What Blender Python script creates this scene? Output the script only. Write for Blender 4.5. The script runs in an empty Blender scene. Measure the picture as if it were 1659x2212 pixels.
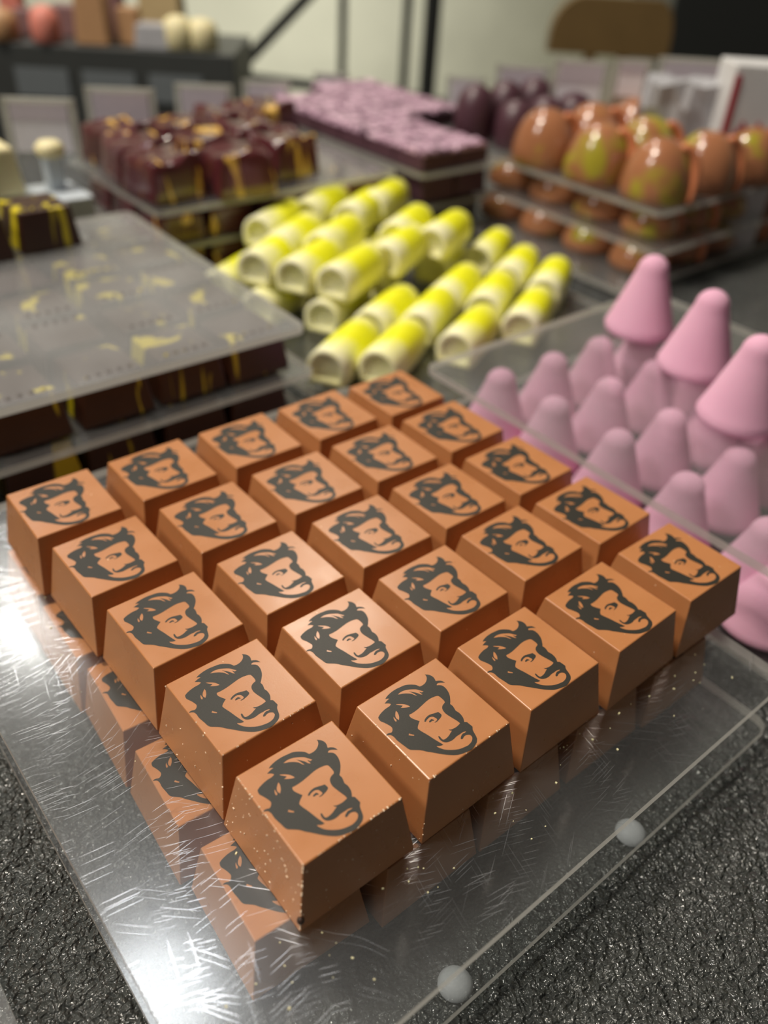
import bpy, bmesh, math, random
from mathutils import Vector, Matrix, Euler, noise
from mathutils.geometry import delaunay_2d_cdt
import numpy as np

# ---------------------------------------------------------------- camera, world, lamps
K = 0.001                      # all sizes below are in millimetres
Z0 = 944.4                     # floor to the zero level (top of the front chocolates)
def W(x, y, z): return Vector((x * K, y * K, (z + Z0) * K))
scene = bpy.context.scene
COL = scene.collection
F_PX = 1798.3
CAM_POS = (-58.857, -80.905, 145.704)
CAM_ROT = Euler((math.radians(52.8145), math.radians(-3.0168), math.radians(-39.1768)), 'XYZ')
cd = bpy.data.cameras.new('camera'); cam = bpy.data.objects.new('camera', cd); COL.objects.link(cam)
cam.location = W(*CAM_POS); cam.rotation_euler = CAM_ROT
cd.sensor_fit = 'VERTICAL'; cd.sensor_height = 24.0; cd.lens = 24.0 * F_PX / 2212.0
cd.clip_start = 0.01; cd.clip_end = 50
cd.dof.use_dof = True; cd.dof.focus_distance = 0.186; cd.dof.aperture_fstop = 5.4
scene.camera = cam
scene.view_settings.view_transform = 'Standard'; scene.view_settings.look = 'None'
scene.view_settings.gamma = 1.0; scene.view_settings.use_curve_mapping = False
scene.view_settings.exposure = 0.13
scene.cycles.transparent_max_bounces = 32
scene.cycles.max_bounces = 10
scene.cycles.sample_clamp_indirect = 6.0

world = bpy.data.worlds.new('world'); scene.world = world; world.use_nodes = True
world.node_tree.nodes['Background'].inputs[0].default_value = (1.0, 0.93, 0.82, 1)
world.node_tree.nodes['Background'].inputs[1].default_value = 0.05

def lamp(x, y, z, size, power, color=(1.0, 0.9, 0.76), aim=(60, 60, 0), spread=180):
    ld = bpy.data.lights.new('ceiling_or_added_lamp', 'AREA'); ld.shape = 'DISK'; ld.size = size; ld.energy = power; ld.color = color; ld.spread = math.radians(spread)
    o = bpy.data.objects.new('ceiling_or_added_lamp', ld); COL.objects.link(o); o.location = W(x, y, z)
    o.rotation_euler = (Vector(aim) - Vector((x, y, z))).to_track_quat('-Z', 'Y').to_euler()
lamp(1085, 1480, 1800, 0.20, 10)
lamp(380, 2150, 1800, 0.26, 4, (1.0, 0.96, 0.9))
lamp(143, 809, 1800, 0.26, 2.3, (0.95, 0.97, 1.0))
lamp(-420, 640, 1800, 0.30, 31)
lamp(-1300, 500, 1500, 0.45, 14, (1.0, 0.94, 0.88))
lamp(1750, 1050, 900, 0.50, 8, (1.0, 0.98, 0.90), (1800, 2600, -250), 100)  # added wall wash, no ceiling lamp: only brightens the lower back wall

RM = CAM_ROT.to_matrix()
HD = Vector((math.sin(math.radians(39.2)), math.cos(math.radians(39.2)), 0))
def ray(u, v): return RM @ Vector(((u - 829.5) / F_PX, -(v - 1106) / F_PX, -1.0))
def at(u, v, z):
    d = ray(u, v); p = Vector(CAM_POS) + d * ((z - CAM_POS[2]) / d.z); return p
def far(u, v, dist):
    d = ray(u, v); return Vector(CAM_POS) + d * (dist / d.dot(HD))

# ---------------------------------------------------------------- node helpers
def mat(name):
    m = bpy.data.materials.new(name); m.use_nodes = True; m.node_tree.nodes.clear()
    return m, m.node_tree
def N(nt, kind, **kw):
    n = nt.nodes.new(kind)
    for k, v in kw.items():
        if k.startswith('i_'):
            key = k[2:]; key = int(key) if key.isdigit() else key.replace('_', ' ')
            n.inputs[key].default_value = v
        else: setattr(n, k, v)
    return n
def L(nt, a, b): nt.links.new(a, b)
def math_(nt, op, a, b=None, clamp=False):
    n = N(nt, 'ShaderNodeMath', operation=op, use_clamp=clamp)
    for i, v in enumerate((a, b)):
        if v is None: continue
        if isinstance(v, (int, float)): n.inputs[i].default_value = v
        else: L(nt, v, n.inputs[i])
    return n.outputs[0]
def ramp(nt, fac, stops, interp='LINEAR'):
    n = N(nt, 'ShaderNodeValToRGB'); n.color_ramp.interpolation = interp
    e = n.color_ramp.elements
    while len(e) < len(stops): e.new(0.5)
    for el, (p, c) in zip(e, stops): el.position = p; el.color = (*c, 1) if len(c) == 3 else c
    L(nt, fac, n.inputs[0]); return n.outputs[0]
def mixc(nt, f, a, b):
    n = N(nt, 'ShaderNodeMix', data_type='RGBA')
    for s, v in ((n.inputs[0], f), (n.inputs[6], a), (n.inputs[7], b)):
        if isinstance(v, (int, float)): s.default_value = v
        elif isinstance(v, tuple): s.default_value = (*v, 1)
        else: L(nt, v, s)
    return n.outputs[2]
def coords(nt, scale=(1, 1, 1), rot=(0, 0, 0), rand=False):
    tc = N(nt, 'ShaderNodeTexCoord'); mp = N(nt, 'ShaderNodeMapping'); mp.inputs['Scale'].default_value = scale; mp.inputs['Rotation'].default_value = rot
    src = tc.outputs['Object']
    if rand:
        oi = N(nt, 'ShaderNodeObjectInfo'); va = N(nt, 'ShaderNodeVectorMath', operation='ADD')
        cx = N(nt, 'ShaderNodeCombineXYZ'); r = math_(nt, 'MULTIPLY', oi.outputs['Random'], 3.7)
        L(nt, r, cx.inputs[0]); L(nt, r, cx.inputs[1]); L(nt, r, cx.inputs[2]); L(nt, src, va.inputs[0]); L(nt, cx.outputs[0], va.inputs[1]); src = va.outputs[0]
    L(nt, src, mp.inputs['Vector']); return mp.outputs[0]
def noise_(nt, vec, scale, detail=3, rough=0.5, dist=0.0):
    n = N(nt, 'ShaderNodeTexNoise'); n.inputs['Scale'].default_value = scale; n.inputs['Detail'].default_value = detail
    n.inputs['Roughness'].default_value = rough; n.inputs['Distortion'].default_value = dist; L(nt, vec, n.inputs['Vector']); return n.outputs['Fac']
def bsdf(nt, color, rough=0.5, spec=0.5, sss=0.0, metal=0.0, normal=None, sssr=(1, .5, .25), coat=0.0, trans=0.0):
    p = N(nt, 'ShaderNodeBsdfPrincipled')
    for s, v in ((p.inputs['Base Color'], color), (p.inputs['Roughness'], rough)):
        if isinstance(v, tuple): s.default_value = (*v, 1)
        elif isinstance(v, (int, float)): s.default_value = v
        else: L(nt, v, s)
    p.inputs['Specular IOR Level'].default_value = spec; p.inputs['Metallic'].default_value = metal
    p.inputs['Subsurface Weight'].default_value = sss; p.inputs['Subsurface Scale'].default_value = 0.0015; p.inputs['Subsurface Radius'].default_value = sssr
    p.inputs['Coat Weight'].default_value = coat; p.inputs['Coat Roughness'].default_value = 0.08
    if normal is not None: L(nt, normal, p.inputs['Normal'])
    return p.outputs[0]
def out(nt, s): o = N(nt, 'ShaderNodeOutputMaterial'); L(nt, s, o.inputs[0])
def bump(nt, h, strength=0.3, dist=0.0002):
    b = N(nt, 'ShaderNodeBump'); b.inputs['Strength'].default_value = strength; b.inputs['Distance'].default_value = dist; L(nt, h, b.inputs['Height']); return b.outputs[0]
def simple(name, color, rough=0.5, spec=0.5, grain=0.0, gscale=400, **kw):
    m, nt = mat(name); v = coords(nt); nrm = None
    n = noise_(nt, v, gscale, 3)
    c = mixc(nt, n, tuple(x * 0.86 for x in color), tuple(min(1, x * 1.12) for x in color))
    if grain: nrm = bump(nt, n, grain, 0.0004)
    out(nt, bsdf(nt, c, rough, spec, normal=nrm, **kw)); return m

# milk chocolate: satin, faint grain, worn pale flecks
def milk_material():
    m, nt = mat('milk_chocolate'); v = coords(nt, rand=True)
    big = noise_(nt, v, 90, 3); fine = noise_(nt, v, 2600, 2)
    c = mixc(nt, big, (0.41, 0.168, 0.061), (0.49, 0.208, 0.080))
    fleck = N(nt, 'ShaderNodeTexVoronoi'); fleck.inputs['Scale'].default_value = 900; L(nt, v, fleck.inputs['Vector'])
    f1 = math_(nt, 'LESS_THAN', fleck.outputs['Distance'], 0.17)
    sel = math_(nt, 'GREATER_THAN', noise_(nt, v, 260, 2), 0.70)
    c2 = mixc(nt, math_(nt, 'MULTIPLY', f1, sel), c, (0.85, 0.6, 0.38))
    h = math_(nt, 'ADD', math_(nt, 'MULTIPLY', fine, 0.35), big)
    out(nt, bsdf(nt, c2, ramp(nt, big, [(0.3, (.25,) * 3), (0.7, (.33,) * 3)]), 0.5, sss=0.10, normal=bump(nt, h, 0.16, 0.0001), sssr=(1, .35, .12)))
    return m
def ink_material():
    m, nt = mat('printed_ink'); v = coords(nt); n = noise_(nt, v, 3500, 3)
    out(nt, bsdf(nt, mixc(nt, n, (0.017, 0.016, 0.012), (0.036, 0.033, 0.026)), 0.40, 0.35, normal=bump(nt, n, 0.1, 0.0001))); return m
def dark_material():
    m, nt = mat('dark_chocolate_splashed'); v = coords(nt, (1, 1, 0.12), rand=True)
    n = noise_(nt, v, 75, 3, 0.55, 0.6)
    f = ramp(nt, n, [(0.60, (0, 0, 0)), (0.625, (1, 1, 1))])
    big = noise_(nt, coords(nt), 60, 2)
    base = mixc(nt, big, (0.030, 0.010, 0.005), (0.060, 0.020, 0.010))
    c = mixc(nt, f, base, (0.62, 0.50, 0.01))
    out(nt, bsdf(nt, c, 0.28, 0.5, normal=bump(nt, f, 0.4, 0.0003))); return m
def red_material():
    m, nt = mat('dark_red_chocolate'); v = coords(nt, (1, 1, 0.25), rand=True)
    f = ramp(nt, noise_(nt, v, 85, 3, 0.5, 0.8), [(0.61, (0, 0, 0)), (0.65, (1, 1, 1))])
    base = mixc(nt, noise_(nt, v, 50, 2), (0.055, 0.010, 0.012), (0.12, 0.024, 0.030))
    c = mixc(nt, f, base, (0.80, 0.48, 0.10))
    out(nt, bsdf(nt, c, 0.22, 0.6, coat=0.5)); return m
def pink_material():
    m, nt = mat('pink_powder_coat'); v = coords(nt, rand=True); n = noise_(nt, v, 900, 4)
    b = noise_(nt, v, 60, 2)
    out(nt, bsdf(nt, mixc(nt, b, (0.66, 0.35, 0.49), (0.76, 0.43, 0.57)), 0.75, 0.2, sss=0.25, normal=bump(nt, n, 0.25, 0.0003), sssr=(1, .5, .7))); return m
def yellow_material():
    m, nt = mat('yellow_sprayed_white_chocolate'); tc = N(nt, 'ShaderNodeTexCoord'); sp = N(nt, 'ShaderNodeSeparateXYZ'); L(nt, tc.outputs['Object'], sp.inputs[0])
    v = coords(nt, rand=True); n = noise_(nt, v, 60, 2)
    x = math_(nt, 'ADD', math_(nt, 'MULTIPLY', sp.outputs[0], 19.0), math_(nt, 'MULTIPLY', n, 0.35))
    c = ramp(nt, x, [(0.16, (0.93, 0.90, 0.62)), (0.36, (0.90, 0.89, 0.35)), (0.52, (0.88, 0.88, 0.010)), (0.80, (0.80, 0.80, 0.012)), (1.0, (0.90, 0.87, 0.35))])
    top = ramp(nt, math_(nt, 'MULTIPLY', sp.outputs[2], 60.0), [(0.1, (0, 0, 0)), (0.7, (1, 1, 1))])
    c2 = mixc(nt, top, (0.90, 0.87, 0.45), c)
    out(nt, bsdf(nt, c2, 0.45, 0.4, sss=0.3, sssr=(1, .9, .4))); return m
def dome_material():
    m, nt = mat('glossy_copper_chocolate'); v = coords(nt, rand=True)
    g = ramp(nt, noise_(nt, v, 38, 2, 0.5, 0.5), [(0.54, (0, 0, 0)), (0.66, (1, 1, 1))])
    base = mixc(nt, noise_(nt, v, 30, 2), (0.24, 0.09, 0.04), (0.48, 0.21, 0.10))
    out(nt, bsdf(nt, mixc(nt, g, base, (0.36, 0.31, 0.03)), 0.20, 0.5, coat=0.35)); return m
def purple_material():
    m, nt = mat('pink_marbled_topping'); v = coords(nt, (1, 2.2, 1), rand=True); n = noise_(nt, v, 95, 4, 0.6, 1.2)
    c = ramp(nt, n, [(0.40, (0.10, 0.05, 0.08)), (0.50, (0.48, 0.28, 0.39)), (0.62, (0.76, 0.54, 0.65))])
    out(nt, bsdf(nt, c, 0.35, 0.5, normal=bump(nt, n, 0.7, 0.002))); return m

# clear acrylic plate: fresnel reflection, haze and scratches; light passes straight through
def acrylic_material(name, haze, scratch, spread=0.34, clear=0.05, tint=(0.965, 0.975, 0.975)):
    m, nt = mat(name); fr = N(nt, 'ShaderNodeFresnel'); ge = N(nt, 'ShaderNodeNewGeometry')
    L(nt, math_(nt, 'SUBTRACT', 1.49, math_(nt, 'MULTIPLY', ge.outputs['Backfacing'], 1.49 - 1 / 1.49)), fr.inputs['IOR'])
    tr = N(nt, 'ShaderNodeBsdfTransparent'); tr.inputs[0].default_value = (*tint, 1)
    gl = N(nt, 'ShaderNodeBsdfGlossy'); gl.inputs['Roughness'].default_value = clear
    v0 = coords(nt)
    smudge = noise_(nt, v0, 22, 4)
    hz = N(nt, 'ShaderNodeBsdfGlossy'); hz.inputs['Roughness'].default_value = spread; hz.inputs[0].default_value = (0.95, 0.96, 1.0, 1)
    df = N(nt, 'ShaderNodeBsdfDiffuse'); df.inputs[0].default_value = (0.8, 0.8, 0.78, 1)
    mx = N(nt, 'ShaderNodeMixShader'); L(nt, math_(nt, 'MULTIPLY', fr.outputs[0], 1.0, True), mx.inputs[0]); L(nt, tr.outputs[0], mx.inputs[1]); L(nt, gl.outputs[0], mx.inputs[2])
    s = None
    if scratch > 0:
        wob = N(nt, 'ShaderNodeTexNoise'); wob.inputs['Scale'].default_value = 45; wob.inputs['Detail'].default_value = 2; L(nt, v0, wob.inputs['Vector'])
        for k, (ang, lx, ly, th, amp) in enumerate(((-0.15, 70, 0.9, 0.055, 0.0006), (-0.75, 90, 1.2, 0.045, 0.0012), (0.55, 70, 1.0, 0.05, 0.0010), (1.35, 90, 1.3, 0.04, 0.002), (0.10, 40, 0.7, 0.07, 0.0010), (2.2, 110, 1.6, 0.035, 0.006), (-0.4, 24, 0.6, 0.08, 0.0006), (2.8, 60, 1.0, 0.05, 0.002))):
            va = N(nt, 'ShaderNodeVectorMath', operation='MULTIPLY_ADD'); L(nt, wob.outputs['Color'], va.inputs[0]); va.inputs[1].default_value = (amp, amp, 0)
            tc = N(nt, 'ShaderNodeTexCoord'); L(nt, tc.outputs['Object'], va.inputs[2])
            mp = N(nt, 'ShaderNodeMapping'); mp.vector_type = 'TEXTURE'; mp.inputs['Rotation'].default_value = (0, 0, ang); mp.inputs['Scale'].default_value = (lx * K, ly * K, 1); mp.inputs['Location'].default_value = (0.013 * k, 0.007 * k, 0)
            L(nt, va.outputs[0], mp.inputs['Vector'])
            vo = N(nt, 'ShaderNodeTexVoronoi', voronoi_dimensions='2D'); vo.inputs['Scale'].default_value = 1; L(nt, mp.outputs[0], vo.inputs['Vector'])
            sc = N(nt, 'ShaderNodeSeparateXYZ'); L(nt, vo.outputs['Color'], sc.inputs[0])
            one = math_(nt, 'MULTIPLY', math_(nt, 'LESS_THAN', vo.outputs['Distance'], th), ramp(nt, sc.outputs[0], [(0.58, (0, 0, 0)), (0.95, (1, 1, 1))]))
            s = one if s is None else math_(nt, 'ADD', s, one, True)
        s = math_(nt, 'MULTIPLY', s, scratch)
    h = math_(nt, 'MULTIPLY', ramp(nt, smudge, [(0.3, (0.5,) * 3), (0.7, (1.0,) * 3)]), haze)
    hd = N(nt, 'ShaderNodeMixShader'); hd.inputs[0].default_value = 0.5; L(nt, hz.outputs[0], hd.inputs[1]); L(nt, df.outputs[0], hd.inputs[2])
    m2 = N(nt, 'ShaderNodeMixShader'); L(nt, h, m2.inputs[0]); L(nt, mx.outputs[0], m2.inputs[1]); L(nt, hd.outputs[0], m2.inputs[2])
    if s is not None:
        m3 = N(nt, 'ShaderNodeMixShader'); L(nt, s, m3.inputs[0]); L(nt, m2.outputs[0], m3.inputs[1]); L(nt, hz.outputs[0], m3.inputs[2]); m2 = m3
    out(nt, m2.outputs[0]); return m
def edge_material():
    m, nt = mat('acrylic_edge'); v = coords(nt); n = noise_(nt, v, 300, 3)
    tr = N(nt, 'ShaderNodeBsdfTransparent'); p = bsdf(nt, mixc(nt, n, (0.52, 0.51, 0.47), (0.72, 0.71, 0.66)), 0.25, 0.6)
    mx = N(nt, 'ShaderNodeMixShader'); mx.inputs[0].default_value = 0.72; L(nt, tr.outputs[0], mx.inputs[1])
    tl = N(nt, 'ShaderNodeBsdfTranslucent'); tl.inputs[0].default_value = (0.85, 0.84, 0.78, 1); m4 = N(nt, 'ShaderNodeMixShader'); m4.inputs[0].default_value = 0.5; L(nt, p, m4.inputs[1]); L(nt, tl.outputs[0], m4.inputs[2])
    L(nt, m4.outputs[0], mx.inputs[2]); out(nt, mx.outputs[0]); return m
def stone_material():
    m, nt = mat('black_slate'); v = coords(nt)
    a = noise_(nt, v, 55, 6, 0.6); b = noise_(nt, v, 520, 1.6, 0.55, 0.2); pt = noise_(nt, v, 38, 3); c = noise_(nt, v, 1250, 0.5)
    h = math_(nt, 'ADD', math_(nt, 'MULTIPLY', a, 1.2), math_(nt, 'ADD', math_(nt, 'MULTIPLY', b, 1.1), math_(nt, 'MULTIPLY', c, 0.42)))
    col = mixc(nt, b, (0.022, 0.025, 0.024), (0.075, 0.080, 0.076))
    out(nt, bsdf(nt, col, math_(nt, 'ADD', ramp(nt, b, [(0.35, (.08,) * 3), (0.65, (.16,) * 3)]), math_(nt, 'MULTIPLY', pt, 0.10)), 1.0, normal=bump(nt, h, 1.0, 0.0028))); return m

M = dict(milk=milk_material(), ink=ink_material(), dark=dark_material(), red=red_material(), pink=pink_material(),
         yellow=yellow_material(), dome=dome_material(), purple=purple_material(), stone=stone_material(), edge=edge_material(),
         front=acrylic_material('scratched_acrylic', 0.040, 0.90, 0.24, 0.20), lower=acrylic_material('lower_acrylic', 0.03, 0.0, 0.3, 0.12),
         hazy=acrylic_material('hazy_acrylic', 0.16, 0.0, 0.5), veil=acrylic_material('veiled_acrylic', 0.085, 0.0, 0.4), mid=acrylic_material('clear_acrylic', 0.12, 0.0, 0.4))
M['hole'] = simple('bubble_shadow', (0.03, 0.012, 0.006), 0.6)
M['plum'] = simple('plum_chocolate', (0.075, 0.030, 0.042), 0.4)
M['orange'] = simple('orange_glaze', (0.62, 0.22, 0.10), 0.2)
M['cream'] = simple('cream_chocolate', (0.80, 0.72, 0.42), 0.45, sss=0.2)
M['wall'] = simple('pale_wall_paint', (0.74, 0.74, 0.60), 0.8, 0.2, gscale=6)
M['floor'] = simple('grey_floor', (0.25, 0.24, 0.22), 0.5, gscale=8)
M['black'] = simple('black_metal', (0.018, 0.020, 0.019), 0.45)
M['darkshelf'] = simple('dark_display', (0.050, 0.054, 0.052), 0.4, gscale=20)
M['wood'] = simple('brown_wood', (0.16, 0.10, 0.035), 0.5, gscale=30)
M['card'] = simple('grey_card', (0.62, 0.56, 0.62), 0.6, gscale=60)
M['cardlight'] = simple('pale_card_panel', (0.88, 0.85, 0.90), 0.6, gscale=60)
M['white'] = simple('white_carton', (0.66, 0.66, 0.66), 0.45, gscale=60)
M['redprint'] = simple('red_print', (0.42, 0.03, 0.05), 0.5)
M['coral'] = simple('coral_sweet', (0.72, 0.24, 0.18), 0.5)
M['tan'] = simple('tan_sweet', (0.48, 0.27, 0.13), 0.5)
M['mauve'] = simple('mauve_sweet', (0.22, 0.12, 0.12), 0.5)
M['khaki'] = simple('kraft_box', (0.55, 0.42, 0.22), 0.6)
M['foil'] = simple('grey_foil', (0.42, 0.42, 0.44), 0.3, gscale=120, grain=0.8)
mm, nt_ = mat('clear_rubber'); t_ = N(nt_, 'ShaderNodeBsdfTransparent'); x_ = N(nt_, 'ShaderNodeMixShader'); x_.inputs[0].default_value = 0.42
L(nt_, t_.outputs[0], x_.inputs[1]); L(nt_, bsdf(nt_, (0.85, 0.88, 0.92), 0.5, 0.5), x_.inputs[2]); out(nt_, x_.outputs[0]); M['foot'] = mm

# ---------------------------------------------------------------- object helpers
def tag(o, label=None, cat=None, group=None, kind=None):
    for k, v in (('label', label), ('category', cat), ('group', group), ('kind', kind)):
        if v: o[k] = v
    return o
def link(name, me, parent=None, loc=None, rz=0.0):
    o = bpy.data.objects.new(name, me); COL.objects.link(o)
    if parent is not None: o.parent = parent
    if loc is not None: o.location = loc
    o.rotation_euler = (0, 0, rz); return o
def bm_mesh(name, bm, mats, smooth=False):
    me = bpy.data.meshes.new(name); bm.normal_update(); bm.to_mesh(me); bm.free()
    for m in (mats if isinstance(mats, (list, tuple)) else [mats]): me.materials.append(m)
    if smooth:
        for p in me.polygons: p.use_smooth = True
    return me
def frustum(b0, b1, h, bev=0.35, a0=None, a1=None):     # base half x b0, top half x b1 (half y a0, a1)
    a0 = b0 if a0 is None else a0; a1 = b1 if a1 is None else a1
    bm = bmesh.new(); vs = []
    for (sx, sy) in ((-1, -1), (1, -1), (1, 1), (-1, 1)): vs.append(bm.verts.new((sx * b0 * K, sy * a0 * K, 0)))
    for (sx, sy) in ((-1, -1), (1, -1), (1, 1), (-1, 1)): vs.append(bm.verts.new((sx * b1 * K, sy * a1 * K, h * K)))
    for f in ((3, 2, 1, 0), (4, 5, 6, 7), (0, 1, 5, 4), (1, 2, 6, 5), (2, 3, 7, 6), (3, 0, 4, 7)): bm.faces.new([vs[i] for i in f])
    if bev: bmesh.ops.bevel(bm, geom=bm.edges[:], offset=bev * K, segments=2, affect='EDGES', profile=0.5)
    return bm
def revolve(profile, n=28, sx=1.0, sy=1.0):
    bm = bmesh.new(); rings = []
    for r, z in profile:
        if r < 1e-6: rings.append([bm.verts.new((0, 0, z * K))])
        else: rings.append([bm.verts.new((math.cos(2 * math.pi * i / n) * r * sx * K, math.sin(2 * math.pi * i / n) * r * sy * K, z * K)) for i in range(n)])
    for a, b in zip(rings, rings[1:]):
        for i in range(n):
            j = (i + 1) % n
            q = [a[i % len(a)], a[j % len(a)], b[j % len(b)], b[i % len(b)]]
            q = list(dict.fromkeys(q))
            if len(q) > 2: bm.faces.new(q)
    bmesh.ops.recalc_face_normals(bm, faces=bm.faces[:]); return bm
def plate_bm(w, d, t, r=4.0):                        # rounded plate, origin at the centre of its underside
    bm = bmesh.new(); pts = []
    for cx, cy, a0 in ((w / 2 - r, d / 2 - r, 0), (-w / 2 + r, d / 2 - r, 90), (-w / 2 + r, -d / 2 + r, 180), (w / 2 - r, -d / 2 + r, 270)):
        for k in range(7):
            a = math.radians(a0 + 15 * k); pts.append((cx + r * math.cos(a), cy + r * math.sin(a)))
    lo = [bm.verts.new((x * K, y * K, 0)) for x, y in pts]; hi = [bm.verts.new((x * K, y * K, t * K)) for x, y in pts]
    bm.faces.new(lo[::-1]); bm.faces.new(hi); n = len(pts)
    for i in range(n):
        f = bm.faces.new((lo[i], lo[(i + 1) % n], hi[(i + 1) % n], hi[i])); f.material_index = 1
    return bm
def box_bm(w, d, h, z=0.0, bev=0.0, cx=0.0, cy=0.0):
    bm = bmesh.new(); bmesh.ops.create_cube(bm, size=1.0)
    for v in bm.verts: v.co = Vector((v.co.x * w + cx, v.co.y * d + cy, (v.co.z + 0.5) * h + z)) * K
    if bev: bmesh.ops.bevel(bm, geom=bm.edges[:], offset=bev * K, segments=2, affect='EDGES', profile=0.5)
    return bm
def box(name, w, d, h, m, parent=None, loc=None, rz=0.0, z=0.0, bev=0.0, cx=0.0, cy=0.0):
    return link(name, bm_mesh(name, box_bm(w, d, h, z, bev, cx, cy), m), parent, loc, rz)
def plate(x0, x1, y0, y1, ztop, m, label, rz=0.0, t=3.0, group='clear acrylic display sheets'):
    me = bm_mesh('acrylic_sheet', plate_bm(x1 - x0, y1 - y0, t), [M[m], M['edge']])
    o = link('acrylic_sheet', me, None, W((x0 + x1) / 2, (y0 + y1) / 2, ztop - t), rz)
    return tag(o, label, 'acrylic sheet', group)
def copy_tree(o):
    c = o.copy(); COL.objects.link(c)
    for ch in list(o.children):
        d = ch.copy(); COL.objects.link(d); d.parent = c
    return c
ORD = ['first', 'second', 'third', 'fourth', 'fifth', 'sixth', 'seventh', 'eighth', 'ninth', 'tenth']

# ---------------------------------------------------------------- the setting
box('floor', 9000, 9000, 60, M['floor'], None, W(1000, 1200, -Z0 - 60 + 0))['kind'] = 'structure'
box('wall_back', 9000, 80, 3000, M['wall'], None, W(1000, 2640, -Z0))['kind'] = 'structure'
box('wall_right', 80, 6000, 3000, M['wall'], None, W(3600, 0, -Z0))['kind'] = 'structure'

# slate counter
CT = -44.4
def counter():
    xs = list(np.arange(-150, 250, 1.3)) + list(np.arange(250, 801, 15)); ys = list(np.arange(-150, 150, 1.3)) + list(np.arange(150, 676, 15))
    nx, ny = len(xs), len(ys); V = []; noi = noise.noise
    for y in ys:
        for x in xs:
            p = Vector((x, y, 0))
            a = noise.fractal(p * 0.030, 1.0, 2.0, 3); b = noi(p * 0.11 + Vector((9, 3, 1))); c = noi(p * 0.30)
            crack = abs(noi(Vector((x * 0.006 + y * 0.008, (y - x) * 0.030, 4))))
            z = -1.5 + 0.7 * a + 0.38 * b + 0.22 * c - 0.7 * max(0, 1 - crack / 0.05)
            V.append((x * K, y * K, (min(0, z)) * K))
    F = [(j * nx + i, j * nx + i + 1, (j + 1) * nx + i + 1, (j + 1) * nx + i) for j in range(ny - 1) for i in range(nx - 1)]
    n = len(V)
    x0, x1, y0, y1 = xs[0], xs[-1], ys[0], ys[-1]
    V += [(x0 * K, y0 * K, -0.04), (x1 * K, y0 * K, -0.04), (x1 * K, y1 * K, -0.04), (x0 * K, y1 * K, -0.04)]
    F += [(n + 3, n + 2, n + 1, n), tuple([n, n + 1] + [i for i in range(nx - 1, -1, -1)]), tuple([n + 2, n + 3] + [(ny - 1) * nx + i for i in range(nx)]),
          tuple([n + 1, n + 2] + [j * nx + nx - 1 for j in range(ny - 1, -1, -1)]), tuple([n + 3, n] + [j * nx for j in range(ny)])]
    me = bpy.data.meshes.new('slate_top'); me.from_pydata(V, [], F); me.materials.append(M['stone'])
    for p in me.polygons: p.use_smooth = len(p.vertices) == 4
    e = bpy.data.objects.new('display_counter', None); COL.objects.link(e); e.location = W(0, 0, -Z0)
    tag(e, 'display counter with a rough black slate top under all the sweets', 'counter')
    t = link('slate_top', me, e, Vector((0, 0, (Z0 + CT) * K)))
    box('counter_body', 880, 780, Z0 + CT - 41, M['darkshelf'], e, Vector((320 * K, 260 * K, 0)))
counter()

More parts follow.
